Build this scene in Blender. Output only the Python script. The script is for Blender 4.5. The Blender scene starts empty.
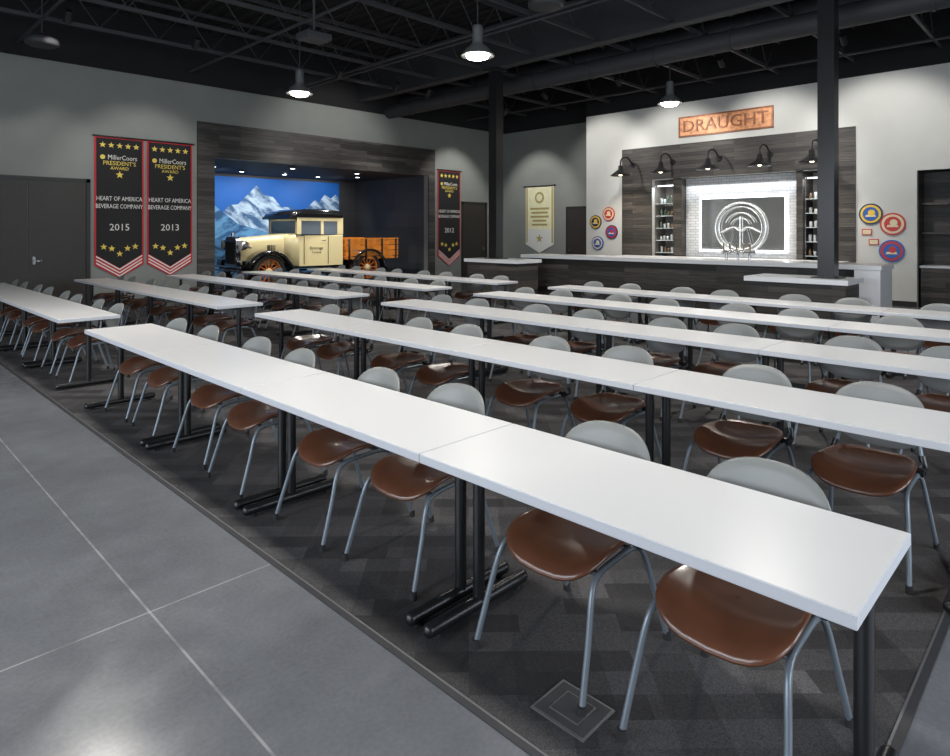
import bpy, bmesh, math, random
from mathutils import Matrix, Vector
random.seed(4)
S = bpy.context.scene
COL = S.collection

# ------------------------------------------------------------------ materials
def newmat(name):
    m = bpy.data.materials.new(name); m.use_nodes = True
    nt = m.node_tree; b = nt.nodes['Principled BSDF']
    return m, nt, b
def mat(name, col, rough=.5, metal=0, emit=0, ecol=None, noise=0, nscale=8, bump=0, bscale=60, spec=.5, coat=0):
    m, nt, b = newmat(name)
    b.inputs['Base Color'].default_value = (*col, 1)
    b.inputs['Roughness'].default_value = rough
    b.inputs['Metallic'].default_value = metal
    b.inputs['Specular IOR Level'].default_value = spec
    b.inputs['Coat Weight'].default_value = coat
    b.inputs['Coat Roughness'].default_value = .12
    if emit:
        b.inputs['Emission Color'].default_value = (*(ecol or col), 1)
        b.inputs['Emission Strength'].default_value = emit
    g = nt.nodes.new('ShaderNodeNewGeometry')
    if noise:
        n = nt.nodes.new('ShaderNodeTexNoise'); n.inputs['Scale'].default_value = nscale; n.inputs['Detail'].default_value = 6
        nt.links.new(g.outputs['Position'], n.inputs['Vector'])
        r = nt.nodes.new('ShaderNodeMapRange')
        r.inputs[1].default_value = .3; r.inputs[2].default_value = .7
        r.inputs[3].default_value = 1-noise; r.inputs[4].default_value = 1+noise
        nt.links.new(n.outputs['Fac'], r.inputs[0])
        h = nt.nodes.new('ShaderNodeHueSaturation'); h.inputs['Color'].default_value = (*col, 1)
        nt.links.new(r.outputs[0], h.inputs['Value']); nt.links.new(h.outputs[0], b.inputs['Base Color'])
    if bump:
        n2 = nt.nodes.new('ShaderNodeTexNoise'); n2.inputs['Scale'].default_value = bscale
        nt.links.new(g.outputs['Position'], n2.inputs['Vector'])
        bp = nt.nodes.new('ShaderNodeBump'); bp.inputs['Strength'].default_value = bump; bp.inputs['Distance'].default_value = .01
        nt.links.new(n2.outputs['Fac'], bp.inputs['Height']); nt.links.new(bp.outputs[0], b.inputs['Normal'])
    return m

def coords(nt, axes, rot=0):
    g = nt.nodes.new('ShaderNodeNewGeometry'); s = nt.nodes.new('ShaderNodeSeparateXYZ'); c = nt.nodes.new('ShaderNodeCombineXYZ')
    nt.links.new(g.outputs['Position'], s.inputs[0])
    nt.links.new(s.outputs[axes[0]], c.inputs[0]); nt.links.new(s.outputs[axes[1]], c.inputs[1])
    out = c.outputs[0]
    if rot:
        mp = nt.nodes.new('ShaderNodeMapping'); mp.inputs['Rotation'].default_value = (0, 0, rot)
        nt.links.new(out, mp.inputs[0]); out = mp.outputs[0]
    return out
def brickmat(name, axes, c1, c2, cm, w, h, mortar=.004, rough=.6, rot=0, grain=0, bump=.3, bias=0.0):
    m, nt, b = newmat(name)
    v = coords(nt, axes, rot)
    t = nt.nodes.new('ShaderNodeTexBrick')
    t.inputs['Scale'].default_value = 1; t.inputs['Brick Width'].default_value = w; t.inputs['Row Height'].default_value = h
    t.inputs['Mortar Size'].default_value = mortar; t.inputs['Bias'].default_value = bias
    t.inputs['Color1'].default_value = (*c1, 1); t.inputs['Color2'].default_value = (*c2, 1); t.inputs['Mortar'].default_value = (*cm, 1)
    t.offset = .37
    nt.links.new(v, t.inputs['Vector'])
    col = t.outputs['Color']
    if grain:
        mp = nt.nodes.new('ShaderNodeMapping'); mp.inputs['Scale'].default_value = (1.5, 30, 1)
        n = nt.nodes.new('ShaderNodeTexNoise'); n.inputs['Scale'].default_value = 1.5; n.inputs['Detail'].default_value = 8
        nt.links.new(v, mp.inputs[0]); nt.links.new(mp.outputs[0], n.inputs['Vector'])
        r = nt.nodes.new('ShaderNodeMapRange'); r.inputs[1].default_value = .3; r.inputs[2].default_value = .7
        r.inputs[3].default_value = 1-grain; r.inputs[4].default_value = 1+grain
        nt.links.new(n.outputs['Fac'], r.inputs[0])
        hs = nt.nodes.new('ShaderNodeHueSaturation'); nt.links.new(col, hs.inputs['Color']); nt.links.new(r.outputs[0], hs.inputs['Value'])
        col = hs.outputs[0]
    nt.links.new(col, b.inputs['Base Color'])
    b.inputs['Roughness'].default_value = rough
    if bump:
        bp = nt.nodes.new('ShaderNodeBump'); bp.inputs['Strength'].default_value = bump; bp.inputs['Distance'].default_value = .01; bp.invert = True
        nt.links.new(t.outputs['Fac'], bp.inputs['Height']); nt.links.new(bp.outputs[0], b.inputs['Normal'])
    return m

def concrete():
    m, nt, b = newmat('polished_concrete')
    L = nt.links.new
    g = nt.nodes.new('ShaderNodeNewGeometry')
    n1 = nt.nodes.new('ShaderNodeTexNoise'); n1.inputs['Scale'].default_value = .75; n1.inputs['Detail'].default_value = 6; n1.inputs['Roughness'].default_value = .55; n1.inputs['Distortion'].default_value = .3
    n2 = nt.nodes.new('ShaderNodeTexNoise'); n2.inputs['Scale'].default_value = 55; n2.inputs['Detail'].default_value = 5
    n3 = nt.nodes.new('ShaderNodeTexNoise'); n3.inputs['Scale'].default_value = 5; n3.inputs['Detail'].default_value = 7; n3.inputs['Roughness'].default_value = .6
    for n in (n1, n2, n3): L(g.outputs['Position'], n.inputs['Vector'])
    r = nt.nodes.new('ShaderNodeValToRGB')
    r.color_ramp.elements[0].position = .30; r.color_ramp.elements[0].color = (.130, .136, .150, 1)
    r.color_ramp.elements[1].position = .72; r.color_ramp.elements[1].color = (.205, .212, .230, 1)
    L(n1.outputs['Fac'], r.inputs[0])
    col = r.outputs[0]
    for n, lo, hi in ((n2, .92, 1.08), (n3, .93, 1.07)):
        hs = nt.nodes.new('ShaderNodeHueSaturation'); L(col, hs.inputs['Color'])
        mr = nt.nodes.new('ShaderNodeMapRange'); mr.inputs[1].default_value = .3; mr.inputs[2].default_value = .7; mr.inputs[3].default_value = lo; mr.inputs[4].default_value = hi
        L(n.outputs['Fac'], mr.inputs[0]); L(mr.outputs[0], hs.inputs['Value']); col = hs.outputs[0]
    s = nt.nodes.new('ShaderNodeSeparateXYZ'); L(g.outputs['Position'], s.inputs[0])
    def line(out, pos, w, period):
        a = nt.nodes.new('ShaderNodeMath'); a.operation = 'SUBTRACT'; L(out, a.inputs[0]); a.inputs[1].default_value = pos-period/2
        p = nt.nodes.new('ShaderNodeMath'); p.operation = 'FLOORED_MODULO'; L(a.outputs[0], p.inputs[0]); p.inputs[1].default_value = period
        q = nt.nodes.new('ShaderNodeMath'); q.operation = 'SUBTRACT'; L(p.outputs[0], q.inputs[0]); q.inputs[1].default_value = period/2
        ab = nt.nodes.new('ShaderNodeMath'); ab.operation = 'ABSOLUTE'; L(q.outputs[0], ab.inputs[0])
        lt = nt.nodes.new('ShaderNodeMath'); lt.operation = 'LESS_THAN'; L(ab.outputs[0], lt.inputs[0]); lt.inputs[1].default_value = w
        return lt.outputs[0]
    wr = nt.nodes.new('ShaderNodeMapRange'); wr.inputs[1].default_value = .36; wr.inputs[2].default_value = .56; wr.inputs[3].default_value = .15; wr.inputs[4].default_value = .5
    L(n3.outputs['Fac'], wr.inputs[0])
    for o, pos, per in (('X', 1.0, 5.2), ('Y', 2.96, 5.2)):
        mx = nt.nodes.new('ShaderNodeMix'); mx.data_type = 'RGBA'
        f = nt.nodes.new('ShaderNodeMath'); f.operation = 'MULTIPLY'; L(line(s.outputs[o], pos, .005, per), f.inputs[0]); L(wr.outputs[0], f.inputs[1])
        L(f.outputs[0], mx.inputs[0]); L(col, mx.inputs[6]); mx.inputs[7].default_value = (.5, .5, .5, 1)
        col = mx.outputs[2]
    L(col, b.inputs['Base Color'])
    mr2 = nt.nodes.new('ShaderNodeMapRange'); mr2.inputs[1].default_value = .3; mr2.inputs[2].default_value = .7; mr2.inputs[3].default_value = .15; mr2.inputs[4].default_value = .27
    L(n3.outputs['Fac'], mr2.inputs[0]); L(mr2.outputs[0], b.inputs['Roughness'])
    b.inputs['Specular IOR Level'].default_value = .6
    return m

def carpetmat():
    m, nt, b = newmat('carpet_tile')
    L = nt.links.new
    v = coords(nt, (0, 1), math.radians(45))
    t = nt.nodes.new('ShaderNodeTexBrick'); t.inputs['Scale'].default_value = 1
    t.inputs['Brick Width'].default_value = .42; t.inputs['Row Height'].default_value = .12; t.inputs['Mortar Size'].default_value = 0
    t.inputs['Color1'].default_value = (.026, .024, .025, 1); t.inputs['Color2'].default_value = (.082, .077, .079, 1)
    L(v, t.inputs['Vector'])
    v2 = coords(nt, (0, 1), math.radians(-45))
    t2 = nt.nodes.new('ShaderNodeTexBrick'); t2.inputs['Scale'].default_value = 1
    t2.inputs['Brick Width'].default_value = .5; t2.inputs['Row Height'].default_value = .17; t2.inputs['Mortar Size'].default_value = 0
    t2.inputs['Color1'].default_value = (.55, .55, .55, 1); t2.inputs['Color2'].default_value = (1.2, 1.2, 1.2, 1)
    L(v2, t2.inputs['Vector'])
    mx = nt.nodes.new('ShaderNodeMix'); mx.data_type = 'RGBA'; mx.blend_type = 'MULTIPLY'; mx.inputs[0].default_value = .8
    L(t.outputs['Color'], mx.inputs[6]); L(t2.outputs['Color'], mx.inputs[7])
    g = nt.nodes.new('ShaderNodeNewGeometry')
    n = nt.nodes.new('ShaderNodeTexNoise'); n.inputs['Scale'].default_value = 160; L(g.outputs['Position'], n.inputs['Vector'])
    mr = nt.nodes.new('ShaderNodeMapRange'); mr.inputs[1].default_value = .3; mr.inputs[2].default_value = .7; mr.inputs[3].default_value = .6; mr.inputs[4].default_value = 1.4
    L(n.outputs['Fac'], mr.inputs[0])
    hs = nt.nodes.new('ShaderNodeHueSaturation'); L(mx.outputs[2], hs.inputs['Color']); L(mr.outputs[0], hs.inputs['Value'])
    L(hs.outputs[0], b.inputs['Base Color'])
    b.inputs['Roughness'].default_value = .95
    bp = nt.nodes.new('ShaderNodeBump'); bp.inputs['Strength'].default_value = .4; bp.inputs['Distance'].default_value = .004
    L(n.outputs['Fac'], bp.inputs['Height']); L(bp.outputs[0], b.inputs['Normal'])
    return m

def mountainmat(name, snow, rock, lo=.42, hi=.58, scale=.9, rot=.6):
    m, nt, b = newmat(name); L = nt.links.new
    v = coords(nt, (0, 2), rot)
    mp = nt.nodes.new('ShaderNodeMapping'); mp.inputs['Scale'].default_value = (1.0, 2.6, 1); L(v, mp.inputs[0])
    n = nt.nodes.new('ShaderNodeTexNoise'); n.inputs['Scale'].default_value = scale; n.inputs['Detail'].default_value = 9; n.inputs['Roughness'].default_value = .62
    n.inputs['Distortion'].default_value = .5
    L(mp.outputs[0], n.inputs['Vector'])
    r = nt.nodes.new('ShaderNodeValToRGB'); e = r.color_ramp.elements
    e[0].position = lo; e[0].color = (*rock, 1); e[1].position = hi; e[1].color = (*snow, 1)
    L(n.outputs['Fac'], r.inputs[0]); L(r.outputs[0], b.inputs['Base Color']); b.inputs['Roughness'].default_value = .6
    return m

M_CONC = concrete(); M_CARPET = carpetmat()
M_WALL = mat('grey_wall_paint', (.215, .225, .21), .8, noise=.04, nscale=2, bump=.05)
M_WALLL = mat('light_wall_paint', (.58, .58, .55), .8, noise=.03, nscale=2, bump=.05)
M_BLACKW = mat('black_upper_paint', (.008, .008, .009), .9)
M_DECK = mat('black_deck_paint', (.004, .004, .005), .9)
M_STEEL = mat('dark_steel_paint', (.034, .034, .038), .6)
M_WHITE = mat('white_laminate', (.80, .80, .81), .28, spec=.5)
M_WEDGE = mat('white_edge_band', (.60, .61, .64), .45)
M_BLK = mat('black_powder_coat', (.012, .012, .013), .32)
M_BLKM = mat('matte_black', (.02, .02, .02), .7)
M_LEATHER = mat('brown_leather', (.125, .046, .022), .30, noise=.18, nscale=9, bump=.03, bscale=300, spec=.6, coat=.35)
M_PLAST = mat('grey_plastic', (.22, .228, .222), .40, bump=.02, bscale=300)
M_TUBE = mat('grey_metal_tube', (.18, .21, .24), .35, .3)
M_GLIDE = mat('rubber_glide', (.02, .02, .02), .8)
M_WOODY = brickmat('dark_plank_north', (0, 2), (.024, .022, .020), (.080, .071, .064), (.004, .004, .004), 1.5, .11, .003, .55, grain=.5)
M_WOODX = brickmat('dark_plank_east', (1, 2), (.024, .022, .020), (.080, .070, .061), (.004, .004, .004), 1.5, .11, .003, .55, grain=.5)
M_BRICK = brickmat('white_brick', (1, 2), (.50, .52, .54), (.62, .64, .66), (.28, .29, .31), .22, .075, .006, .5)
M_NICHE = brickmat('charcoal_panel', (1, 2), (.035, .035, .038), (.055, .055, .058), (.015, .015, .015), 1.2, .6, .004, .6)
M_DOOR = mat('dark_door', (.030, .026, .023), .5, noise=.1)
M_FRAME = mat('door_frame', (.018, .017, .016), .5)
M_CHROME = mat('brushed_steel', (.6, .6, .62), .25, 1)
M_DKMET = mat('dark_nickel', (.22, .22, .22), .35, .8)
M_BRASS = mat('polished_brass', (.75, .62, .42), .22, 1)
M_RED = mat('banner_red', (.50, .02, .03), .8)
M_BLKF = mat('banner_black', (.012, .012, .013), .85)
M_GOLD = mat('banner_gold', (.75, .58, .10), .6)
M_CLOTHW = mat('banner_white', (.72, .72, .68), .85)
M_CREAMC = mat('banner_cream', (.80, .78, .52), .85, noise=.08, nscale=5)
M_TAN = mat('banner_tan_print', (.42, .34, .12), .85)
M_CREAM = mat('cream_car_paint', (.92, .76, .40), .3, coat=.5)
M_CARBLK = mat('black_car_paint', (.01, .01, .01), .15, coat=.8)
M_TIRE = mat('tyre_rubber', (.02, .02, .02), .75)
M_ORANGE = mat('varnished_orange_wood', (.75, .24, .025), .35, noise=.25, nscale=6)
M_ORG2 = mat('orange_wheel_paint', (.55, .14, .02), .3)
M_GLASS = mat('car_window_glass', (.14, .17, .20), .05, spec=.8)
M_LENS = mat('lamp_lens', (.9, .85, .7), .1)
M_SKYB = mat('mural_sky', (.008, .13, .50), .6, noise=.12, nscale=.5)
M_MTN = mountainmat('mural_snow_peak', (.60, .76, .92), (.05, .14, .30), scale=1.3)
M_MTN2 = mountainmat('mural_snow_ridge', (.14, .36, .62), (.02, .10, .24), scale=1.6, rot=-.5)
M_HILL = mountainmat('mural_valley', (.06, .20, .38), (.012, .05, .12), scale=2)
M_BULB = mat('lamp_glow', (1, .95, .85), .5, emit=18, ecol=(1, .95, .80))
M_BULBW = mat('warm_lamp_glow', (1, .85, .6), .5, emit=9, ecol=(1, .85, .6))
M_LED = mat('cool_led_glow', (1, 1, 1), .5, emit=6, ecol=(.9, .96, 1))
M_LEDS = mat('soft_led_edge', (1, 1, 1), .5, emit=3.5, ecol=(.93, .97, 1))
M_NEON = mat('polished_sign_tube', (.85, .87, .88), .25, .8, emit=.3, ecol=(1, 1, 1))
M_SHADE = mat('galvanised_shade', (.35, .36, .36), .35, .7)
M_COPPER = mat('copper_sign_plate', (.58, .27, .13), .42, .3, noise=.4, nscale=9)
M_COPLT = mat('copper_sign_relief', (.26, .10, .05), .4, .3, noise=.3, nscale=14)
M_MIRROR = mat('mirror_glass', (.62, .65, .66), .10, .85)
M_GLS = mat('glass_shelf', (.55, .62, .64), .08, spec=.8)
M_SHBACK = mat('shelf_back_panel', (.22, .20, .18), .6, noise=.1)
M_BOTG = mat('bottle_green', (.10, .13, .10), .1)
M_BOTA = mat('bottle_amber', (.20, .12, .07), .1)
M_BOTC = mat('glassware', (.42, .45, .46), .08, spec=.9)
M_BLUE = mat('sign_blue', (.02, .10, .38), .4)
M_SRED = mat('sign_red', (.5, .03, .03), .4)
M_SCRM = mat('sign_cream', (.7, .6, .4), .5)
M_SDRK = mat('sign_navy', (.02, .03, .08), .4)
M_YEL = mat('sign_yellow', (.75, .5, .05), .5)
M_BOXM = mat('floor_box_insert', (.06, .058, .06), .8)
M_TRIM = mat('aluminium_strip', (.22, .22, .23), .45, .6)
M_TRIMD = mat('dark_transition_strip', (.055, .055, .06), .5, .3)
M_DUCT = mat('painted_duct', (.028, .028, .031), .6)
M_WINF = mat('fill_window_frame', (.08, .08, .08), .4)
M_PANE = mat('fill_window_glow', (.8, .9, 1), .2, emit=.5)  # glowing pane of the unseen windows added for fill light

# ------------------------------------------------------------------ builder
class B:
    def __init__(s, name): s.n = name; s.v = []; s.f = []; s.m = []; s.sm = []; s.ml = []
    def mi(s, m):
        if m not in s.ml: s.ml.append(m)
        return s.ml.index(m)
    def add(s, vs, fs, m, smooth=False, M=None):
        o = len(s.v); i = s.mi(m)
        for p in vs:
            p = Vector(p); s.v.append(M @ p if M else p)
        for f in fs:
            s.f.append([a+o for a in f]); s.m.append(i)
            s.sm.append(smooth and len(f) <= 4)
    def box(s, x0, x1, y0, y1, z0, z1, m, M=None):
        vs = [(x, y, z) for x in (x0, x1) for y in (y0, y1) for z in (z0, z1)]
        s.add(vs, [(0, 1, 3, 2), (4, 6, 7, 5), (0, 4, 5, 1), (2, 3, 7, 6), (0, 2, 6, 4), (1, 5, 7, 3)], m, False, M)
    def slab(s, x0, x1, y0, y1, z0, z1, m, me=None, c=.004, M=None):
        me = me or m
        def ring(i, z): return [(x0+i, y0+i, z), (x1-i, y0+i, z), (x1-i, y1-i, z), (x0+i, y1-i, z)]
        vs = ring(c, z0)+ring(0, z0+c)+ring(0, z1-c)+ring(c, z1)
        side = [(k*4+i, k*4+(i+1) % 4, (k+1)*4+(i+1) % 4, (k+1)*4+i) for k in range(3) for i in range(4)]
        s.add(vs, side+[(0, 1, 2, 3)], me, False, M); s.add(vs, [(12, 13, 14, 15)], m, False, M)
    def cyl(s, p0, p1, r, m, r1=None, seg=14, caps=True, M=None):
        p0 = Vector(p0); p1 = Vector(p1); r1 = r if r1 is None else r1
        d = (p1-p0).normalized(); a = d.orthogonal().normalized(); b = d.cross(a)
        vs = []
        for p, rr in ((p0, r), (p1, r1)):
            for i in range(seg):
                t = 2*math.pi*i/seg; vs.append(p+rr*(math.cos(t)*a+math.sin(t)*b))
        fs = [(i, (i+1) % seg, seg+(i+1) % seg, seg+i) for i in range(seg)]
        s.add(vs, fs, m, True, M)
        if caps: s.add(vs, [tuple(range(seg)), tuple(range(seg, 2*seg))], m, False, M)
    def tube(s, pts, r, m, seg=8, sub=4, M=None):
        P = [Vector(p) for p in pts]
        if sub > 1 and len(P) > 2:
            Q = []
            E = [2*P[0]-P[1]]+P+[2*P[-1]-P[-2]]
            for i in range(1, len(E)-2):
                for k in range(sub):
                    t = k/sub; a, b, c, d = E[i-1], E[i], E[i+1], E[i+2]
                    Q.append(.5*((2*b)+(c-a)*t+(2*a-5*b+4*c-d)*t*t+(3*b-a-3*c+d)*t**3))
            Q.append(P[-1]); P = Q
        nrm = (P[1]-P[0]).normalized().orthogonal().normalized(); vs = []
        for i, p in enumerate(P):
            t = (P[min(i+1, len(P)-1)]-P[max(i-1, 0)]).normalized()
            nrm = (nrm-t*nrm.dot(t)).normalized(); bb = t.cross(nrm)
            for k in range(seg):
                a = 2*math.pi*k/seg; vs.append(p+r*(math.cos(a)*nrm+math.sin(a)*bb))
        fs = [(i*seg+k, i*seg+(k+1) % seg, (i+1)*seg+(k+1) % seg, (i+1)*seg+k) for i in range(len(P)-1) for k in range(seg)]
        s.add(vs, fs, m, True, M)
        s.add(vs, [tuple(range(seg)), tuple(range(len(vs)-seg, len(vs)))], m, False, M)
    def lathe(s, prof, m, M=None, seg=20, close=False):
        vs = [(r*math.cos(2*math.pi*i/seg), r*math.sin(2*math.pi*i/seg), z) for r, z in prof for i in range(seg)]
        n = len(prof)
        fs = [(k*seg+i, k*seg+(i+1) % seg, ((k+1) % n)*seg+(i+1) % seg, ((k+1) % n)*seg+i) for k in range(n if close else n-1) for i in range(seg)]
        s.add(vs, fs, m, True, M)
    def prism(s, poly, d0, d1, m, M=None):
        n = len(poly)
        vs = [(x, y, d0) for x, y in poly]+[(x, y, d1) for x, y in poly]
        fs = [(i, (i+1) % n, n+(i+1) % n, n+i) for i in range(n)]+[tuple(range(n)), tuple(range(n, 2*n))]
        s.add(vs, fs, m, False, M)
    def text(s, body, size, m, M, ex=.004, sx=1):
        c = bpy.data.curves.new('t', 'FONT'); c.body = body; c.size = size; c.align_x = 'CENTER'; c.align_y = 'CENTER'; c.extrude = ex; c.resolution_u = 2
        o = bpy.data.objects.new('t', c); COL.objects.link(o)
        bpy.context.view_layer.update()
        me = bpy.data.meshes.new_from_object(o.evaluated_get(bpy.context.evaluated_depsgraph_get()))
        s.add([(v.co.x*sx, v.co.y, v.co.z) for v in me.vertices], [tuple(p.vertices) for p in me.polygons], m, False, M)
        bpy.data.objects.remove(o); bpy.data.curves.remove(c); bpy.data.meshes.remove(me)
    def mesh(s, off=Vector((0, 0, 0)), recalc=True):
        me = bpy.data.meshes.new(s.n)
        me.from_pydata([tuple(v-off) for v in s.v], [], s.f)
        for m in s.ml: me.materials.append(m)
        for p, i, k in zip(me.polygons, s.m, s.sm): p.material_index = i; p.use_smooth = k
        if recalc:
            bm = bmesh.new(); bm.from_mesh(me); bmesh.ops.recalc_face_normals(bm, faces=bm.faces); bm.to_mesh(me); bm.free()
        me.update(); return me
    def obj(s):
        xs = [v.x for v in s.v]; ys = [v.y for v in s.v]; zs = [v.z for v in s.v]
        o = Vector(((min(xs)+max(xs))/2, (min(ys)+max(ys))/2, min(zs)))
        ob = bpy.data.objects.new(s.n, s.mesh(o)); ob.location = o; COL.objects.link(ob); return ob
def inst(name, me, loc, rz=0):
    o = bpy.data.objects.new(name, me); o.location = loc; o.rotation_euler = (0, 0, rz); COL.objects.link(o); return o
def frameN(x, y, z):   # surface facing -Y
    return Matrix(((1, 0, 0, x), (0, 0, -1, y), (0, 1, 0, z), (0, 0, 0, 1)))
def frameE(x, y, z):   # surface facing -X ; local x -> -Y
    return Matrix(((0, 0, -1, x), (-1, 0, 0, y), (0, 1, 0, z), (0, 0, 0, 1)))
def circ(r, n=28, cx=0, cy=0): return [(cx+r*math.cos(2*math.pi*i/n), cy+r*math.sin(2*math.pi*i/n)) for i in range(n)]
def star(r, cx=0, cy=0):
    return [(cx+(r if i % 2 == 0 else r*.42)*math.sin(math.pi*i/5), cy+(r if i % 2 == 0 else r*.42)*math.cos(math.pi*i/5)) for i in range(10)]

YW, XE, XB, ZW, ZD = 15.8, 16.8, 17.6, 5.25, 6.6
X0, Y0 = -5.0, -5.0
# ------------------------------------------------------------------ shell
b = B('floor'); b.box(X0-.2, XB+.2, Y0-.2, 20.1, -.2, 0, M_CONC); b.obj()
b = B('carpet'); b.box(1.60, 9.9, .5, 14.7, 0, .004, M_CARPET); b.obj()
b = B('trim_1'); b.box(1.592, 1.60, .492, 14.7, 0, .006, M_TRIM); b.box(1.60, 9.9, .492, .5, 0, .006, M_TRIM)
b.box(1.565, 1.592, .465, 14.7, 0, .005, M_TRIMD); b.box(1.592, 9.9, .465, .492, 0, .005, M_TRIMD); b.obj()
b = B('ceiling'); b.box(X0-.2, XB+.2, Y0-.2, YW+.2, ZD, ZD+.2, M_DECK)
x = X0
while x < XB:
    b.box(x, x+.12, Y0, YW, ZD-.05, ZD, M_DECK); x += .3
b.obj()
NX0, NX1, NZ, NY = 6.84, 13.9, 3.5, 19.9
b = B('wall_north')
b.box(X0, NX0, YW, YW+.2, 0, ZW, M_WALL); b.box(NX1, XB+.2, YW, YW+.2, 0, ZW, M_WALL); b.box(NX0, NX1, YW, YW+.2, NZ, ZW, M_WALL)
b.box(X0, XB+.2, YW+.01, YW+.2, ZW, ZD, M_BLACKW)
b.obj()
b = B('wall_niche')
b.box(NX0-.15, NX0, YW+.2, NY, 0, NZ+.1, M_NICHE); b.box(NX1, NX1+.15, YW+.2, NY, 0, NZ+.1, M_NICHE)
b.box(NX0-.15, NX1+.15, NY, NY+.15, 0, NZ+.1, M_NICHE); b.obj()
b = B('ceiling_niche'); b.box(NX0-.15, NX1+.15, YW+.2, NY+.15, NZ, NZ+.15, M_BLKM); b.obj()
b = B('trim_wood_surround')
b.box(6.42, NX0, YW-.05, YW, 0, 4.35, M_WOODY); b.box(NX1, 14.17, YW-.05, YW, 0, 4.35, M_WOODY); b.box(NX0, NX1, YW-.05, YW, NZ, 4.35, M_WOODY)
b.obj()
RY0, RY1, RZ = 4.88, 9.33, 3.15
SY0, SY1, SZ = .9, 2.94, 3.0
b = B('wall_east')
b.box(XE, XE+.15, RY1, 11.6, 0, ZW, M_WALLL); b.box(XE, XE+.15, RY0, RY1, RZ, ZW, M_WALLL); b.box(XE, XE+.15, SY1, RY0, 0, ZW, M_WALLL)
b.box(XE, XE+.15, SY0, SY1, SZ, ZW, M_WALLL); b.box(XE, XE+.15, Y0, SY0, 0, ZW, M_WALLL)
b.box(XE+.01, XE+.15, Y0, 11.6, ZW, ZD, M_BLACKW)
b.obj()
b = B('wall_east_return'); b.box(XE+.15, XB, 11.45, 11.6, 0, ZD, M_WALLL); b.obj()
b = B('wall_east_back'); b.box(XB, XB+.2, 11.6, YW, 0, ZW, M_WALL); b.box(XB+.01, XB+.2, 11.6, YW, ZW, ZD, M_BLACKW); b.obj()
b = B('wall_bar_niche')
b.box(XB, XB+.15, RY0-.2, RY1+.2, 0, RZ+.1, M_SHBACK); b.box(XE+.15, XB, RY0-.15, RY0, 0, RZ, M_SHBACK); b.box(XE+.15, XB, RY1, RY1+.15, 0, RZ, M_SHBACK)
b.box(XE+.15, XB, RY0-.15, RY1+.15, RZ, RZ+.1, M_BLKM); b.obj()
b = B('wall_shelf_recess')
b.box(XB, XB+.15, SY0-.2, SY1+.2, 0, SZ+.1, M_WOODX); b.box(XE+.15, XB, SY0-.15, SY0, 0, SZ, M_WOODX); b.box(XE+.15, XB, SY1, SY1+.15, 0, SZ, M_WOODX)
b.box(XE+.15, XB, SY0-.15, SY1+.15, SZ, SZ+.1, M_BLKM)
b.obj()
b = B('wall_west'); b.box(X0-.2, X0, Y0, YW, 0, 1.0, M_WALL); b.box(X0-.2, X0, Y0, YW, 4.0, ZD, M_WALL)
b.box(X0-.2, X0, Y0, 0, 1, 4, M_WALL); b.box(X0-.2, X0, 9, YW, 1, 4, M_WALL); b.obj()
b = B('wall_south'); b.box(X0-.2, XB+.2, Y0-.2, Y0, 0, 1, M_WALL); b.box(X0-.2, XB+.2, Y0-.2, Y0, 4, ZD, M_WALL)
b.box(X0-.2, -1, Y0-.2, Y0, 1, 4, M_WALL); b.box(8, XB+.2, Y0-.2, Y0, 1, 4, M_WALL); b.obj()
b = B('fill_window_1'); b.box(X0-.15, X0-.12, 0, 9, 1, 4, M_PANE)  # unseen west window, added for fill; bluish floor reflections suggest daylight
for i in range(7): b.box(X0-.12, X0-.02, i*1.5-.04 if i else 0, i*1.5+.04 if i < 6 else 9, 1, 4, M_WINF)
b.obj()
b = B('fill_window_2'); b.box(-1, 8, Y0-.15, Y0-.12, 1, 4, M_PANE)  # unseen south window behind the camera, added for fill light
for i in range(7): b.box(-1+i*1.5-(.04 if i else 0), -1+i*1.5+(.04 if i < 6 else 0), Y0-.12, Y0-.02, 1, 4, M_WINF)
b.obj()
b = B('baseboard_north'); b.box(4.2, 6.42, YW-.015, YW, 0, .12, M_BLKM); b.box(14.17, 15.35, YW-.015, YW, 0, .12, M_BLKM); b.obj()
b = B('baseboard_east'); b.box(XE-.015, XE, 2.94, 4.1, 0, .12, M_BLKM); b.box(XE-.015, XE, 10.35, 11.6, 0, .12, M_BLKM); b.obj()

def door(name, xs, zt, handles):
    b = B(name); xa, xb = xs[0], xs[-1]
    b.box(xa-.08, xa, YW-.04, YW, 0, zt+.08, M_FRAME); b.box(xb, xb+.08, YW-.04, YW, 0, zt+.08, M_FRAME); b.box(xa-.08, xb+.08, YW-.04, YW, zt, zt+.08, M_FRAME)
    for i in range(len(xs)-1): b.box(xs[i]+.006, xs[i+1]-.006, YW-.025, YW, .01, zt-.006, M_DOOR)
    for hx, d in handles:
        b.cyl((hx, YW-.02, 1.05), (hx, YW-.08, 1.05), .02, M_DKMET); b.cyl((hx, YW-.075, 1.05), (hx+d*.13, YW-.075, 1.05), .012, M_CHROME)
        b.box(hx-.025, hx+.025, YW-.03, YW-.02, .98, 1.14, M_DKMET)
    b.obj()
door('door_1', (1.93, 2.98, 4.03), 2.72, ((3.08, 1),))
door('door_2', (15.5, 16.6), 2.62, ((16.5, -1),))
b = B('door_3')
b.box(XB-.04, XB, 11.95, 12.95, 0, 2.5, M_FRAME); b.box(XB-.06, XB-.04, 12.03, 12.87, 0.01, 2.42, M_DOOR); b.cyl((XB-.06, 12.75, 1.05), (XB-.13, 12.75, 1.05), .02, M_DKMET)
b.obj()

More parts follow.
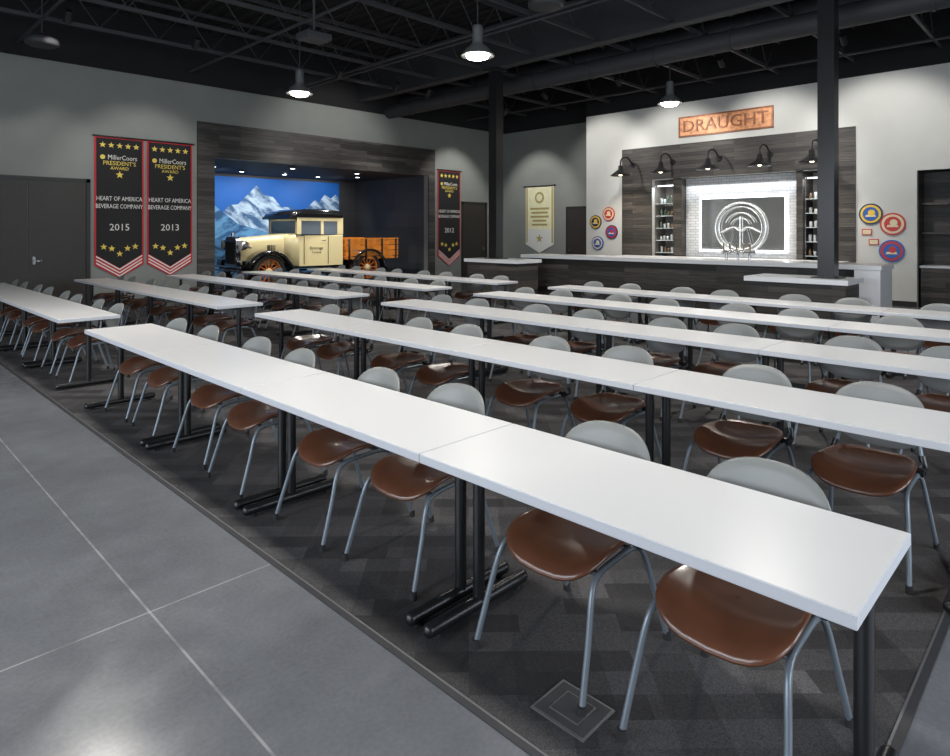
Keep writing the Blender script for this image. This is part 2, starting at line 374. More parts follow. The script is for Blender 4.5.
# ------------------------------------------------------------------ tables
TW, TL, TH = .585, 1.582, .74
PITCH = 1.586
b = B('training_table')
b.slab(-TW/2, TW/2, -TL/2, TL/2, TH-.038, TH, M_WHITE, M_WEDGE, .003)
for s_ in (-1, 1):
    y = s_*(TL/2-.055)
    b.cyl((0, y, .05), (0, y, TH-.038), .026, M_BLK, seg=16)
    b.box(-.2, .2, y-.03, y+.03, TH-.048, TH-.038, M_BLK)
    b.cyl((-.29, y, .040), (.29, y, .040), .029, M_BLK, seg=16)
    for e in (-1, 1): b.lathe([(.029, 0), (.024, .012), (.012, .018), (.001, .02)], M_BLK, Matrix.Translation((e*.29, y, .040)) @ Matrix.Rotation(e*math.pi/2, 4, 'Y'), 16)
    for x in (-.25, .25): b.cyl((x, y, 0), (x, y, .02), .018, M_GLIDE)
b.box(-.02, .02, -TL/2+.1, TL/2-.1, TH-.075, TH-.038, M_BLK)
tm = b.mesh()
# ------------------------------------------------------------------ chair (front faces -x)
def superell(th, a, c, n):
    ct, st = math.cos(th), math.sin(th)
    return a*math.copysign(abs(ct)**(2/n), ct), c*math.copysign(abs(st)**(2/n), st)
b = B('chair')
N = 36
def seatz(x, y):
    t = max(0, (-x-.04)/.19); q = max(0, (x-.06)/.17)
    return .458-.055*t*t+.030*q*q+.040*(y/.235)**2*(.4+.6*(1-t*.5))-.014
rings = [(.02, 0), (.2, 0), (.4, 0), (.6, 0), (.78, 0), (.9, 0), (.965, -.003), (1.0, -.012), (.985, -.022), (.9, -.028), (.5, -.030), (.02, -.030)]
vs = []
for rho, dz in rings:
    for i in range(N):
        x, y = superell(2*math.pi*i/N, .235, .238, 3.3)
        x *= rho; y *= rho*(1-.16*(x+.2)/.4)
        vs.append((x, y, seatz(x, y)+dz))
fs = [(k*N+i, k*N+(i+1) % N, (k+1)*N+(i+1) % N, (k+1)*N+i) for k in range(len(rings)-1) for i in range(N)]
b.add(vs, fs, M_LEATHER, True)
def backpt(y, z, off):
    return (.215+.16*(z-.5)+.35*(z-.55)**2-.95*y*y+off, y, z)
vs = []; brings = [(.02, 0), (.4, 0), (.75, 0), (.97, 0), (1.0, .007), (.97, .014), (.75, .014), (.4, .014), (.02, .014)]
for rho, off in brings:
    for i in range(N):
        y, z = superell(2*math.pi*i/N, .225, .165, 2.5)
        vs.append(backpt(y*rho, .655+z*rho, off))
fs = [(k*N+i, k*N+(i+1) % N, (k+1)*N+(i+1) % N, (k+1)*N+i) for k in range(len(brings)-1) for i in range(N)]
b.add(vs, fs, M_PLAST, True)
for s_ in (-1, 1):
    b.tube([(-.30, s_*.255, .012), (-.235, s_*.238, .22), (-.19, s_*.222, .36), (-.135, s_*.212, .405), (0, s_*.205, .414), (.12, s_*.202, .410), (.175, s_*.212, .37), (.23, s_*.232, .2), (.29, s_*.252, .012)], .0118, M_TUBE)
    b.tube([(.10, s_*.200, .412), (.19, s_*.205, .43), (.222, s_*.195, .50), (.235, s_*.17, .60), (.255, s_*.15, .70)], .0115, M_TUBE)
    b.cyl((.14, s_*.185, .425), (.14, s_*.228, .425), .022, M_BLK)
    b.tube([(.15, s_*.215, .42), (.2, s_*.215, .43), (.222, s_*.20, .485)], .018, M_BLK, 8, 3)
    for p in ((-.30, .255), (.29, .252)): b.cyl((p[0], s_*p[1], 0), (p[0], s_*p[1], .035), .016, M_GLIDE)
b.tube([(-.13, -.208, .402), (-.13, .208, .402)], .011, M_TUBE, sub=1); b.tube([(.1, -.203, .41), (.1, .203, .41)], .011, M_TUBE, sub=1)
cm = b.mesh()
ZC = .004
ROWX = [2.005+1.67*i for i in range(5)]
for ri, rx in enumerate(ROWX):
    for ys in (.415, 7.70):
        if ys < 1: ys += (0, 0, -.10, -.12, -.20)[ri]
        for k in range(4):
            yc = ys+PITCH/2+PITCH*k
            inst('training_table', tm, (rx, yc, ZC))
            for s_ in (-.33, .33):
                inst('chair', cm, (rx+.12+random.uniform(-.02, .03), yc+s_+random.uniform(-.02, .02), ZC), random.uniform(-.06, .06))
b = B('floor_box'); b.box(1.72, 1.91, 1.20, 1.42, .004, .008, M_TRIM); b.box(1.73, 1.90, 1.21, 1.41, .008, .010, M_BOXM)
b.box(1.76, 1.87, 1.25, 1.37, .010, .012, M_TRIM); b.box(1.765, 1.865, 1.255, 1.365, .012, .013, M_BOXM); b.obj()

# ------------------------------------------------------------------ banners on the north wall
def award_banner(x0, x1, zt, zs, ztip, year):
    b = B('award_banner'); w = x1-x0; cx = (x0+x1)/2; F = frameN(cx, YW-.01, 0)
    h = w/2
    b.prism([(-h, zt), (-h, zs), (0, ztip), (h, zs), (h, zt)], 0, .01, M_RED, F)
    k = .035
    b.prism([(-h+k, zt-.04), (-h+k, zs+.22), (0, ztip+.22), (h-k, zs+.22), (h-k, zt-.04)], .01, .014, M_BLKF, F)
    for j in (.175, .10, .03):
        b.prism([(-h+k, zs+j), (0, ztip+j), (h-k, zs+j), (h-k, zs+j+.03), (0, ztip+j+.03), (-h+k, zs+j+.03)], .01, .015, M_CLOTHW, F)
    b.cyl((x0-.04, YW-.03, zt), (x1+.04, YW-.03, zt), .02, M_BLK)
    f = w/1.0
    for i in range(5): b.prism(star(.068*f, (-.34+.17*i)*f, zt-.19), .014, .02, M_GOLD, F)
    b.prism(star(.085*f, 0, zt-.84), .014, .02, M_GOLD, F)
    b.prism(circ(.05*f, 12, -.34*f, zt-.46), .014, .02, M_GOLD, F)
    def T(t, s_, z, m, dx=0, sx=1): b.text(t, s_*f, m, frameN(cx+dx, YW-.024, z), .002, sx)
    T('MillerCoors', .15, zt-.46, M_CLOTHW, .06*f, .82); T("PRESIDENT'S", .13, zt-.59, M_GOLD, 0, .92); T('AWARD', .10, zt-.70, M_GOLD)
    T('HEART OF AMERICA', .135, zt-1.38, M_CLOTHW, 0, .76); T('BEVERAGE COMPANY', .135, zt-1.55, M_CLOTHW, 0, .72); T(year, .21, zt-2.02, M_CLOTHW)
    for sx in (-.32, 0, .32):
        z = zs+.40 if sx else ztip+.54
        b.prism(star(.072*f, sx*f, z), .014, .02, M_GOLD, F)
    for sx in (-.16, .16): b.prism(star(.072*f, sx*f, zs+.36), .014, .02, M_GOLD, F)
    b.obj()
award_banner(4.19, 5.20, 3.77, .92, .62, '2015')
award_banner(5.27, 6.30, 3.77, .92, .62, '2013')
award_banner(14.32, 15.36, 3.72, .85, .52, '2012')
b = B('pennant_banner'); F = frameE(XB-.01, 14.1, 0)
b.prism([(-.62, 3.25), (-.62, 1.25), (0, .95), (.62, 1.25), (.62, 3.25)], 0, .01, M_CREAMC, F)
b.prism([(-.62, 1.75), (-.62, 1.22), (0, .92), (.62, 1.22), (.62, 1.75)], .01, .013, M_CLOTHW, F)
b.cyl((XB-.03, 13.4, 3.25), (XB-.03, 14.8, 3.25), .02, M_BLK)
b.prism(circ(.2, 24, 0, 2.85), .01, .015, M_TAN, F); b.prism(circ(.13, 24, 0, 2.85), .015, .018, M_CREAMC, F)
for z, w in ((2.5, .42), (2.36, .36), (2.22, .40), (2.08, .3), (1.94, .34)): b.prism([(-w, z), (-w, z-.07), (w, z-.07), (w, z)], .01, .014, M_TAN, F)
for sx in (-.56, .56): b.prism([(sx-.03, 3.2), (sx-.03, 1.28), (sx+.03, 1.28), (sx+.03, 3.2)], .013, .016, M_TAN, F)
b.prism(star(.16, 0, 1.42), .013, .017, M_TAN, F)
b.obj()

# ------------------------------------------------------------------ mural + platform + truck
b = B('mountain_mural'); F = frameN(0, NY-.005, 0)
b.prism([(6.9, .1), (13.2, .1), (13.2, 3.42), (6.9, 3.42)], 0, .01, M_SKYB, F)
pk = [(6.9, 1.8), (7.6, 1.9), (8.2, 1.95), (8.7, 2.05), (9.1, 2.5), (9.4, 2.55), (9.75, 2.9), (10.02, 3.18), (10.3, 2.88), (10.6, 2.82), (10.9, 2.5), (11.3, 2.5), (11.6, 2.3), (11.9, 2.5), (12.2, 2.78), (12.35, 2.68), (12.6, 2.98), (12.85, 2.85), (13.05, 3.0), (13.2, 2.85), (13.2, .1), (6.9, .1)]
b.prism(pk[::-1], .01, .015, M_MTN, F)
rg = [(6.9, 1.9), (7.6, 2.15), (8.2, 2.4), (8.6, 2.5), (9.0, 2.2), (9.4, 1.9), (10, 1.75), (10.6, 1.6), (11.3, 1.9), (12, 1.7), (12.6, 2.1), (13.2, 2.0), (13.2, .1), (6.9, .1)]
b.prism(rg[::-1], .015, .02, M_MTN2, F)
hl = [(6.9, 1.5), (7.6, 1.65), (8.4, 1.5), (9.4, 1.3), (10.5, 1.35), (11.6, 1.15), (12.4, 1.4), (13.2, 1.3), (13.2, .1), (6.9, .1)]
b.prism(hl[::-1], .02, .025, M_HILL, F)
b.obj()
b = B('display_platform'); b.slab(7.0, 13.7, 15.85, 18.8, 0, .09, M_BLKM, M_BLKM, .01); b.obj()

b = B('vintage_pickup_truck')
def wheel(x, y, z=.39, R=.39):
    M = Matrix.Translation((x, y, z)) @ Matrix.Rotation(math.pi/2, 4, 'X')
    w = .075
    b.lathe([(R-.10, -w), (R-.03, -w*.95), (R, -w*.45), (R, w*.45), (R-.03, w*.95), (R-.10, w)], M_TIRE, M, 28, True)
    b.lathe([(R-.105, -.05), (R-.13, -.05), (R-.13, .05), (R-.105, .05)], M_ORG2, M, 28, True)
    b.lathe([(.001, -.07), (.07, -.06), (.085, 0), (.07, .06), (.001, .075)], M_CREAM, M, 16)
    for i in range(12):
        a = math.pi*2*i/12
        b.cyl((.06*math.cos(a), .06*math.sin(a), 0), ((R-.12)*math.cos(a), (R-.12)*math.sin(a), 0), .017, M_ORG2, seg=6, M=M)
for x in (-1.34, 1.34):
    for y in (-.70, .70): wheel(x, y)
    b.cyl((x, -.68, .39), (x, .68, .39), .035, M_CARBLK)
for y in (-.35, .35): b.box(-1.85, 2.2, y-.04, y+.04, .42, .52, M_CARBLK)
def loft(sections, m, smooth=True):
    n = len(sections[0]); vs = [p for s_ in sections for p in s_]
    fs = [(k*n+i, k*n+(i+1) % n, (k+1)*n+(i+1) % n, (k+1)*n+i) for k in range(len(sections)-1) for i in range(n)]
    b.add(vs, fs, m, smooth); b.add(vs, [tuple(range(n)), tuple(range(len(vs)-n, len(vs)))], m)
def sec(x, w, z0, z1, r=.12):
    P = [(x, -w, z0), (x, -w, z1-r)]
    for i in range(1, 6):
        a = math.pi/2*i/5; P.append((x, -w+r*(1-math.cos(a)), z1-r+r*math.sin(a)))
    Q = [(p[0], -p[1], p[2]) for p in P[::-1]]
    return P+Q
loft([sec(-1.82, .27, .55, 1.14), sec(-1.4, .31, .52, 1.17), sec(-.82, .44, .52, 1.22)], M_CREAM)
loft([sec(-.82, .46, .50, 1.22), sec(-.72, .60, .50, 1.24), sec(-.55, .66, .50, 1.24)], M_CREAM)
loft([sec(-1.90, .28, .50, 1.17), sec(-1.80, .29, .50, 1.18)], M_CHROME)
b.box(-1.91, -1.895, -.23, .23, .56, 1.06, M_BLKM)
b.cyl((-1.85, 0, 1.15), (-1.85, 0, 1.26), .03, M_CHROME)
for i in range(8): b.box(-1.2+.04*i, -1.185+.04*i, -.40, -.36, .68, .98, M_CARBLK)
loft([sec(-.55, .66, .48, 1.22, .03), sec(.62, .69, .48, 1.22, .03)], M_CREAM, False)
for y in (-.655, .655):
    for xa, xb_ in ((-.62, -.51), (.02, .09), (.48, .64)): b.box(xa, xb_, y-.02, y+.02, 1.20, 1.62, M_CREAM)
    b.box(-.53, .02, y-.008, y+.008, 1.18, 1.62, M_GLASS); b.box(.08, .52, y-.008, y+.008, 1.18, 1.62, M_GLASS)
    b.box(-.62, .64, y-.022, y+.022, 1.54, 1.63, M_CREAM)
    b.box(-.62, .64, y-.025, y+.025, 1.205, 1.225, M_CARBLK)
for y in (-.62, .62): b.box(-.62, -.58, y-.03, y+.03, 1.2, 1.62, M_CREAM)
b.box(-.62, -.58, -.62, .62, 1.54, 1.62, M_CREAM)
b.box(-.60, -.585, -.60, .60, 1.22, 1.56, M_GLASS); b.box(.62, .64, -.65, .65, 1.18, 1.62, M_CREAM); b.box(.64, .645, -.4, .4, 1.26, 1.52, M_GLASS)
b.box(-.62, -.57, -.66, .66, 1.18, 1.25, M_CREAM)
rf = []
for x, dz, w in ((-.78, .0, .62), (-.70, .08, .68), (-.4, .14, .70), (.2, .15, .70), (.58, .11, .69), (.68, .03, .66)):
    rf.append(sec(x, w, 1.62, 1.68+dz, .06+dz*.2))
loft(rf, M_CARBLK)
b.box(-.80, -.66, -.66, .66, 1.58, 1.64, M_CARBLK)
b.box(-.45, -.44, -.70, -.685, .52, 1.18, M_CARBLK); b.box(.2, .21, -.705, -.69, .52, 1.18, M_CARBLK)
b.cyl((.1, -.70, 1.08), (.1, -.74, 1.08), .015, M_CHROME); b.cyl((.1, -.735, 1.08), (.0, -.735, 1.08), .012, M_CHROME)
b.text('Beverage', .10, M_CARBLK, frameN(-.12, -.70, .90), .002); b.text('Company', .065, M_CARBLK, frameN(-.12, -.70, .80), .002)
def strip(pts, y0, y1, th, m):
    n = len(pts); vs = []
    for y in (y0, y1):
        vs += [(x, y, z) for x, z in pts]; vs += [(x, y, z-th) for x, z in pts]
    def id_(s_, l, i): return s_*2*n+l*n+i
    fs = []
    for i in range(n-1):
        fs += [(id_(0, 0, i), id_(0, 0, i+1), id_(1, 0, i+1), id_(1, 0, i)), (id_(0, 1, i), id_(0, 1, i+1), id_(1, 1, i+1), id_(1, 1, i)),
               (id_(0, 0, i), id_(0, 0, i+1), id_(0, 1, i+1), id_(0, 1, i)), (id_(1, 0, i), id_(1, 0, i+1), id_(1, 1, i+1), id_(1, 1, i))]
    for i in (0, n-1): fs.append((id_(0, 0, i), id_(1, 0, i), id_(1, 1, i), id_(0, 1, i)))
    b.add(vs, fs, m, True)
ff = [(-1.84, .52), (-1.83, .64)]+[(-1.34+.50*math.cos(math.radians(a)), .39+.47*math.sin(math.radians(a))) for a in range(150, 20, -13)]+[(-.78, .48), (-.62, .36), (-.5, .33)]
rfn = [(.78, .33), (.86, .42)]+[(1.34+.50*math.cos(math.radians(a)), .39+.47*math.sin(math.radians(a))) for a in range(155, -1, -13)]+[(1.86, .36)]
for y0, y1 in ((-.86, -.44), (.44, .86)):
    strip(ff, y0, y1, .05, M_CARBLK); strip(rfn, y0-.0, y1, .05, M_CARBLK)
    b.box(-.52, .80, min(y0, y1) if y0 < 0 else .6, -.6 if y0 < 0 else .86, .29, .34, M_CARBLK)
b.cyl((-1.72, -.62, .93), (-1.72, .62, .93), .016, M_CHROME)
for y in (-.44, .44):
    M = Matrix.Translation((-1.86, y, .98)) @ Matrix.Rotation(math.pi/2, 4, 'Y')
    b.lathe([(.001, .2), (.06, .17), (.105, .08), (.115, .0), (.108, -.02)], M_CHROME, M, 20)
    b.lathe([(.108, -.02), (.07, -.035), (.001, -.04)], M_LENS, M, 20)
for z in (.42, .50): b.cyl((-2.02, -.75, z), (-2.02, .75, z), .022, M_CHROME)
for y in (-.35, .35): b.box(-2.0, -1.8, y-.02, y+.02, .44, .5, M_CARBLK)
BX0, BX1, BW = .70, 2.28, .76
b.box(BX0, BX1, -BW, BW, .60, .66, M_ORANGE)
for y in (-BW, BW):
    for z0, z1 in ((.68, .80), (.82, .94), (.96, 1.08)): b.box(BX0, BX1, y-.015, y+.015, z0, z1, M_ORANGE)
    for x in (BX0+.05, BX0+.55, BX0+1.05, BX1-.08): b.box(x-.022, x+.022, y-.035, y+.035, .60, 1.12, M_CARBLK)
    b.box(BX0, BX1, y-.03, y+.03, 1.09, 1.13, M_ORANGE)
for x in (BX0, BX1):
    for z0, z1 in ((.68, .80), (.82, .94), (.96, 1.08)): b.box(x-.015, x+.015, -BW, BW, z0, z1, M_ORANGE)
MT = Matrix.Translation((10.2, 17.15, .09)) @ Matrix.Scale(1.22, 4)
b.v = [MT @ v for v in b.v]
b.obj()
b = B('niche_downlights')
for x, y in ((7.6, 17.6), (8.8, 18.4), (10.2, 18.4), (11.4, 18.4), (12.4, 17.6), (9.4, 16.5), (11.6, 16.5)):
    b.cyl((x, y, NZ), (x, y, NZ-.05), .09, M_BLK); b.cyl((x, y, NZ-.05), (x, y, NZ-.055), .065, M_LED)
b.obj()

# ------------------------------------------------------------------ bar zone
b = B('trim_bar_surround')
x0 = XE-.04
b.box(x0, XE, RY1, 10.3, 0, 4.1, M_WOODX); b.box(x0, XE, 4.12, RY0, 0, 4.1, M_WOODX); b.box(x0, XE, RY0, RY1, RZ, 4.1, M_WOODX)
b.obj()
b = B('trim_niche_pillars'); b.box(XE+.01, XB, 8.42, 8.68, 0, RZ, M_WOODX); b.box(XE+.01, XB, 5.28, 5.42, 0, RZ, M_WOODX); b.obj()
b = B('wall_brick_accent'); b.box(XE+.25, XE+.35, 5.43, 8.41, 0, RZ-.01, M_BRICK); b.obj()
b = B('backlit_mirror'); F = frameE(XE+.245, 6.85, 0)
b.prism([(-1.15, 1.12), (1.15, 1.12), (1.15, 2.61), (-1.15, 2.61)], 0, .03, M_LEDS, F)
b.prism([(-1.09, 1.18), (1.09, 1.18), (1.09, 2.55), (-1.09, 2.55)], .03, .045, M_MIRROR, F)
b.obj()
b = B('round_wire_sign'); c = Vector((XE+.12, 6.85, 1.76))
def ring(r, rr, m, a0=0, a1=360, n=40, cz=0):
    pts = [(c.x, c.y-r*math.cos(math.radians(a0+(a1-a0)*i/n)), c.z+cz+r*math.sin(math.radians(a0+(a1-a0)*i/n))) for i in range(n+1)]
    b.tube(pts, rr, m, 6, 1)
ring(.66, .022, M_NEON); ring(.56, .012, M_NEON); ring(.40, .012, M_NEON, 20, 160); ring(.26, .010, M_NEON, 20, 160)
b.cyl((c.x, c.y, c.z-.64), (c.x, c.y, c.z+.3), .014, M_NEON)
b.tube([(c.x, c.y+.52, c.z-.12), (c.x, c.y+.2, c.z+.02), (c.x, c.y, c.z-.08), (c.x, c.y-.2, c.z+.02), (c.x, c.y-.52, c.z-.12)], .014, M_NEON)
for dy in (-.3, .3): b.cyl((c.x, c.y+dy, c.z-.45), (c.x, c.y+dy*.6, c.z+.0), .011, M_CHROME)
for dy in (-.4, .4): b.cyl((c.x, c.y+dy, c.z+.50), (XE+.2, c.y+dy, c.z+.50), .012, M_CHROME)
b.obj()
def shelving(y0, y1):
    b = B('glassware_shelf')
    for z in (1.05, 1.4, 1.75, 2.1, 2.45):
        b.box(XE+.15, XB-.05, y0+.01, y1-.01, z, z+.018, M_GLS)
        y = y0+.08
        while y < y1-.05:
            h = random.uniform(.14, .24); m = random.choice((M_BOTG, M_BOTA, M_BOTC, M_BOTC, M_BOTC, M_BOTC, M_BOTC))
            b.lathe([(.001, 0), (.035, 0), (.036, h*.6), (.015, h*.8), (.013, h), (.001, h)] if m is not M_BOTC else [(.001, 0), (.03, 0), (.032, .01), (.038, h*.7), (.034, h*.7), (.028, .02), (.001, .02)], m, Matrix.Translation((XE+.3, y, z+.018)), 10)
            y += random.uniform(.09, .12)
    b.box(XE+.30, XE+.34, y0+.01, y1-.01, 2.97, 3.0, M_LEDS)
    for y in (y0+.012, y1-.02): b.box(XE+.14, XE+.16, y, y+.01, .95, 3.0, M_CHROME)
    b.obj()
shelving(8.69, 9.32); shelving(4.89, 5.27)
b = B('back_bar_cabinet'); b.box(16.2, 16.74, 4.3, 10.1, 0, .92, M_WOODX); b.slab(16.15, 16.75, 4.25, 10.15, .92, .97, M_WHITE, M_WEDGE); b.obj()
b = B('bar_counter')
b.box(12.3, 12.85, 3.0, 10.15, 0, 1.02, M_WOODX); b.slab(12.1, 12.95, 2.6, 10.3, 1.02, 1.10, M_WHITE, M_WHITE)
b.box(12.12, 12.93, 2.62, 3.0, 0, 1.02, M_WHITE)
b.box(12.27, 12.3, 3.0, 10.15, 0, .1, M_BLKM)
b.obj()
def lowcounter(y0, y1, z):
    b = B('column_counter'); b.box(10.85, 11.6, y0+.05, y1-.05, 0, z-.08, M_WOODX); b.slab(10.78, 11.68, y0, y1, z-.08, z, M_WHITE, M_WHITE); b.obj()
lowcounter(2.75, 4.30, .92); lowcounter(9.3, 10.95, 1.02)
for y, z in ((3.14, .92), (10.3, 1.02)):
    b = B('steel_column'); b.box(11.08, 11.32, y-.12, y+.12, z, 5.5, M_BLK); b.box(11.0, 11.4, y-.2, y+.2, z, z+.02, M_BLK); b.box(11.0, 11.4, y-.2, y+.2, 5.45, 5.5, M_BLK); b.obj()
b = B('beer_tap_tower'); tx, ty = 12.5, 5.1
for dy in (-.22, 0, .22): b.cyl((tx, ty+dy, 1.10), (tx, ty+dy, 1.26), .022, M_CHROME)
b.cyl((tx, ty-.33, 1.27), (tx, ty+.33, 1.27), .035, M_CHROME)
for i in range(5):
    y = ty-.26+.13*i; b.cyl((tx, y, 1.27), (tx-.10, y, 1.22), .012, M_CHROME); b.cyl((tx-.05, y, 1.29), (tx-.07, y, 1.43), .012, M_BRASS, .020)
b.obj()
b = B('recess_cabinet'); b.box(16.98, 17.55, .95, 2.9, 0, .86, M_WOODX); b.slab(16.96, 17.58, .92, 2.92, .86, .91, M_WHITE, M_WEDGE); b.obj()
b = B('wall_shelf'); b.box(17.2, 17.59, .92, 2.92, 1.6, 1.65, M_WOODX); b.box(17.2, 17.59, .92, 2.92, 2.25, 2.3, M_WOODX)
b.obj()
b = B('copper_sign'); F = frameE(XE-.005, 7.22, 4.56)
b.prism([(-1.27, -.28), (1.27, -.28), (1.27, .28), (-1.27, .28)], 0, .03, M_COPPER, F)
for a in ((-1.27, -.28, 1.27, -.24), (-1.27, .24, 1.27, .28), (-1.27, -.24, -1.23, .24), (1.23, -.24, 1.27, .24)):
    b.prism([(a[0], a[1]), (a[2], a[1]), (a[2], a[3]), (a[0], a[3])], .03, .045, M_COPLT, F)
b.text('DRAUGHT', .46, M_COPLT, frameE(XE-.05, 7.22, 4.55), .012, 1.05)
b.obj()
def rsign(y, z, r, m1, m2, m3):
    b = B('round_sign'); F = frameE(XE-.002, y, z)
    b.prism(circ(r), 0, .03, m1, F); b.prism(circ(r*.86), .03, .036, m2, F); b.prism(circ(r*.66), .036, .042, m3, F); b.prism(circ(r*.30, 10, r*.08, r*.12), .042, .048, m2, F)
    b.prism([(-r*.45, -r*.28), (r*.45, -r*.28), (r*.38, -r*.08), (-r*.38, -r*.08)], .042, .047, M_SCRM, F); b.obj()
def toYZ(px, py, X=XE):
    k = (px-475)/642; Y = X*(.7005-.7137*k)/(.7137+.7005*k); d = .7137*X+.7005*Y
    return Y, 1.65+(232-py)/642*d
for px, py, r, m1, m2, m3 in ((596, 222, .21, M_SDRK, M_YEL, M_SDRK), (609, 214, .21, M_SRED, M_SCRM, M_SRED), (598, 243, .21, M_BLUE, M_SCRM, M_BLUE), (612, 232, .21, M_SDRK, M_SRED, M_BLUE),
                              (871, 214, .24, M_SDRK, M_YEL, M_BLUE), (893, 224, .25, M_SRED, M_SCRM, M_SRED), (892, 251, .25, M_BLUE, M_SRED, M_BLUE)):
    y, z = toYZ(px, py); rsign(y, z, r, m1, m2, m3)
for px, py in ((867, 232), (874, 242)):
    y, z = toYZ(px, py); b = B('small_sign'); F = frameE(XE-.002, y, z)
    b.prism([(-.1, -.07), (.1, -.07), (.1, .07), (-.1, .07)], 0, .02, M_SRED, F); b.prism([(-.08, -.05), (.08, -.05), (.08, .05), (-.08, .05)], .02, .025, M_SCRM, F); b.obj()
for y in (9.93, 8.67, 7.34, 6.03, 4.85):
    b = B('gooseneck_lamp'); xw = XE-.040
    b.cyl((xw, y, 3.62), (xw-.03, y, 3.62), .08, M_BLK)
    b.tube([(xw-.02, y, 3.62), (XE-.3, y, 3.80), (XE-.55, y, 3.80), (XE-.70, y, 3.70), (XE-.72, y, 3.55)], .024, M_BLK)
    M = Matrix.Translation((XE-.72, y, 3.26))
    b.lathe([(.04, .30), (.06, .29), (.07, .18), (.14, .13), (.27, .03), (.29, 0), (.285, 0), (.25, .02), (.13, .11), (.05, .14)], M_BLK, M, 22)
    b.lathe([(.001, .12), (.045, .1), (.06, .05), (.045, .015), (.001, .0)], M_BULBW, M, 12)
    b.obj()
    l = bpy.data.lights.new('gooseneck_light', 'SPOT'); l.energy = 60; l.spot_size = 2.2; l.spot_blend = .6; l.color = (1, .88, .7); l.shadow_soft_size = .05
    o = bpy.data.objects.new('gooseneck_light', l); o.location = (XE-.72, y, 3.22); COL.objects.link(o)

# ------------------------------------------------------------------ ceiling structure
b = B('roof_joist')
for z in (5.62, 6.38): b.box(X0+.02, XE-.02, -.03, .03, z-.035, z+.035, M_STEEL)
x = X0+.02; up = True
while x < XE-.6:
    za, zb = (5.64, 6.36) if up else (6.36, 5.64)
    b.cyl((x, 0, za), (x+.55, 0, zb), .012, M_DUCT, seg=5, caps=False); x += .55; up = not up
jm = b.mesh()
y = -4.1
while y < YW-.3:
    inst('roof_joist', jm, (0, y, 0)); y += 1.65
b = B('roof_girder')
for z in (5.52, 6.5): b.box(11.08, 11.32, Y0+.02, YW-.02, z-.02, z+.02, M_STEEL)
b.box(11.19, 11.21, Y0+.02, YW-.02, 5.52, 6.5, M_DUCT); b.obj()
for x, z, r in ((12.3, 5.35, .20), (12.95, 5.75, .26)):
    b = B('air_duct'); b.cyl((x, Y0+.02, z), (x, YW-.02, z), r, M_STEEL, seg=24)
    yy = Y0+.5
    while yy < YW-.5:
        b.cyl((x, yy, z), (x, yy+.05, z), r+.02, M_STEEL, seg=24); yy += 1.6
    b.obj()
for i, (x, z) in enumerate(((2.8, 5.5), (6.2, 5.5), (8.9, 5.5), (9.1, 5.5), (15.6, 5.5))):
    b = B('conduit_pipe'); b.cyl((x, Y0+.02, z), (x, YW-.02, z), .03, M_STEEL, seg=8); b.obj()
def at(px, py, z):
    d = 642*(z-1.65)/(232-py); r = (px-475)/642*d
    return .7137*d+.7005*r, .7005*d-.7137*r
for px, py in ((546, 8), (42, 46)):
    z = 5.0; x, y = at(px, py, z)
    b = B('ceiling_speaker'); b.lathe([(.001, 0), (.22, 0), (.27, .03), (.27, .12), (.12, .2), (.001, .2)], M_DUCT, Matrix.Translation((x, y, z)), 24)
    b.cyl((x, y, z+.19), (x, y, 6.54), .012, M_STEEL, seg=6); b.obj()
px_, py_ = at(314, 39, 4.75)
b = B('projector'); b.slab(px_-.22, px_+.22, py_-.18, py_+.18, 4.72, 4.84, M_STEEL, M_STEEL, .02); b.cyl((px_, py_, 4.84), (px_, py_, 6.54), .02, M_STEEL); b.cyl((px_+.22, py_, 4.78), (px_+.26, py_, 4.78), .04, M_GLASS); b.obj()

def pendant(x, y, e, z=4.55):
    b = B('pendant_lamp'); M = Matrix.Translation((x, y, z))
    b.cyl((x, y, z+.5), (x, y, 6.54), .012, M_STEEL, seg=6)
    b.lathe([(.001, .5), (.07, .49), (.085, .44), (.085, .22), (.10, .18), (.19, .10), (.27, 0), (.275, -.015), (.265, -.015), (.18, .08), (.08, .15), (.001, .16)], M_SHADE, M, 28)
    b.lathe([(.001, .10), (.14, .07), (.20, .01), (.17, -.045), (.08, -.075), (.001, -.08)], M_BULB, M, 20)
    b.obj()
    l = bpy.data.lights.new('pendant_light', 'SPOT'); l.energy = e; l.spot_size = 2.5; l.spot_blend = .7; l.color = (1, .96, .89); l.shadow_soft_size = .2
    o = bpy.data.objects.new('pendant_light', l); o.location = (x, y, z-.10); COL.objects.link(o)
for x, y, e in ((7.55, 7.35, 460), (7.0, 12.0, 460), (7.3, 2.7, 460), (13.4, 7.0, 460), (2.0, 2.7, 430), (2.0, 7.4, 430)): pendant(x, y, e)
def track(x, y, e, tgt, size=1.2, col=(1, .97, .93)):
    d = (Vector(tgt)-Vector((x, y, 5.3))).normalized()
    b = B('track_spotlight'); p = Vector((x, y, 5.3)); b.cyl(p-d*.22, p, .055, M_BLK, .065); b.cyl(p-d*.1, (x, y, 5.58), .012, M_BLK, seg=6)
    b.cyl(p-d*.01, p+d*.002, .05, M_LED, seg=12); b.obj()
    l = bpy.data.lights.new('track_light', 'SPOT'); l.energy = e; l.spot_size = size; l.spot_blend = .6; l.color = col; l.shadow_soft_size = .06
    o = bpy.data.objects.new('track_light', l); o.location = p+d*.03; o.rotation_euler = d.to_track_quat('-Z', 'Y').to_euler(); COL.objects.link(o)
for y in (3.6, 6.0, 8.6, 10.9): track(13.9, y, 330, (16.8, y, 3.3), 1.3)
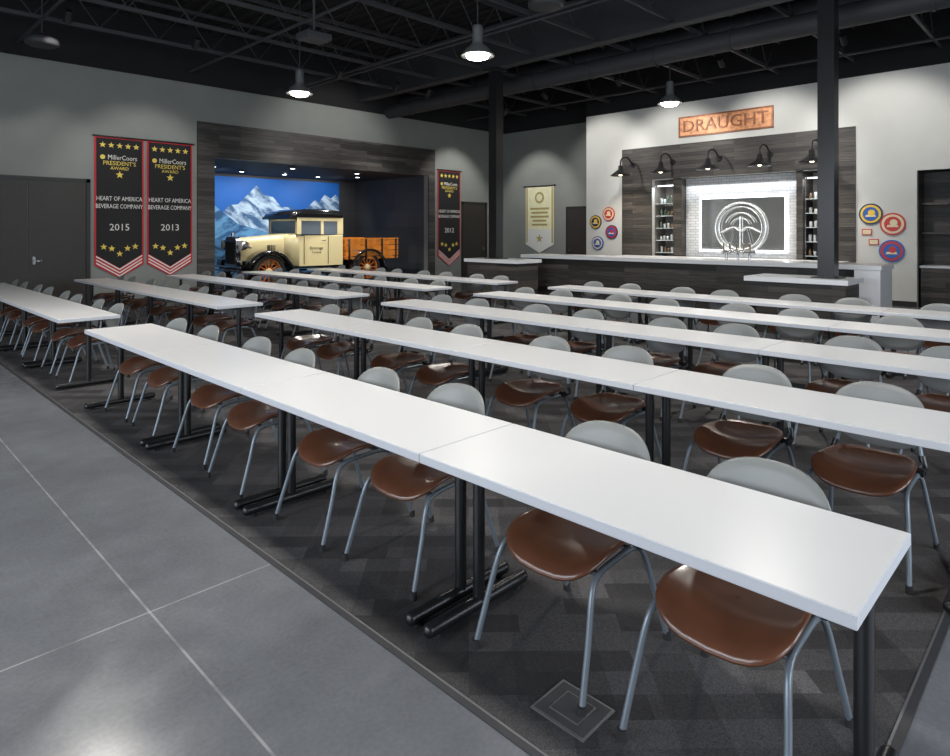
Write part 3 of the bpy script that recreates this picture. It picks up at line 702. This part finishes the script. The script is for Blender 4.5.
track(5.2, 12.9, 200, (5.2, 15.8, 2.4)); track(14.9, 13.4, 330, (15, 15.8, 2.4)); track(3.0, 12.9, 120, (3, 15.8, 2.0)); track(15.2, 14.1, 300, (17.6, 14.1, 2.4)); track(10.2, 12.9, 190, (10.2, 15.8, 3.8), 1.6)
for x, y, e, t in ((8.2, 18.0, 120, (8.2, 19.9, 1.8)), (10.2, 18.0, 130, (10.2, 19.9, 1.8)), (12.2, 18.0, 110, (12.2, 19.9, 1.8)), (9.0, 16.05, 190, (9.6, 17.0, .8)), (11.2, 16.05, 190, (11.2, 17.0, .8))):
    l = bpy.data.lights.new('niche_light', 'SPOT'); l.energy = e; l.spot_size = 2.0; l.spot_blend = .6; l.shadow_soft_size = .06; l.color = (.95, .98, 1)
    o = bpy.data.objects.new('niche_light', l); p = Vector((x, y, NZ-.09)); o.location = p; o.rotation_euler = (Vector(t)-p).to_track_quat('-Z', 'Y').to_euler(); COL.objects.link(o)
for x, e in ((8.6, 320), (11.4, 320)): track(x, 13.0, e, (x+.3, 17.0, .9), .8)
for y, w, e in ((6.9, 2.8, 11), (9.0, .5, 5), (5.08, .3, 4)):
    l = bpy.data.lights.new('cove_light', 'AREA'); l.shape = 'RECTANGLE'; l.size = w; l.size_y = .08; l.energy = e; l.color = (.93, .97, 1)
    o = bpy.data.objects.new('cove_light', l); o.location = (XE+.12, y, RZ-.2); o.rotation_euler = (0, 0, math.pi/2); COL.objects.link(o)
def winfill(loc, rot, sx, sy, e):  # added area fill light, set at the unseen windows behind the camera
    l = bpy.data.lights.new('window_fill', 'AREA'); l.shape = 'RECTANGLE'; l.size = sx; l.size_y = sy; l.energy = e; l.color = (.84, .91, 1)
    o = bpy.data.objects.new('window_fill', l); o.location = loc; o.rotation_euler = rot; COL.objects.link(o)
winfill((X0+.02, 4.5, 2.5), (0, math.radians(-90), 0), 3, 9, 520)
winfill((3.5, Y0+.02, 2.5), (math.radians(90), 0, 0), 9, 3, 500)

w = bpy.data.worlds.new('World'); S.world = w; w.use_nodes = True
w.node_tree.nodes['Background'].inputs[0].default_value = (.6, .7, .8, 1); w.node_tree.nodes['Background'].inputs[1].default_value = .3

# ------------------------------------------------------------------ camera
cd = bpy.data.cameras.new('camera'); cd.sensor_fit = 'HORIZONTAL'; cd.sensor_width = 36; cd.lens = 642/950*36
cd.shift_y = -146/950; cd.clip_start = .05
co = bpy.data.objects.new('camera', cd); co.location = (0, 0, 1.65); co.rotation_euler = (math.radians(90), 0, -math.atan2(.7137, .7005)); COL.objects.link(co)
S.camera = co
S.view_settings.view_transform = 'Standard'
S.view_settings.look = 'None'
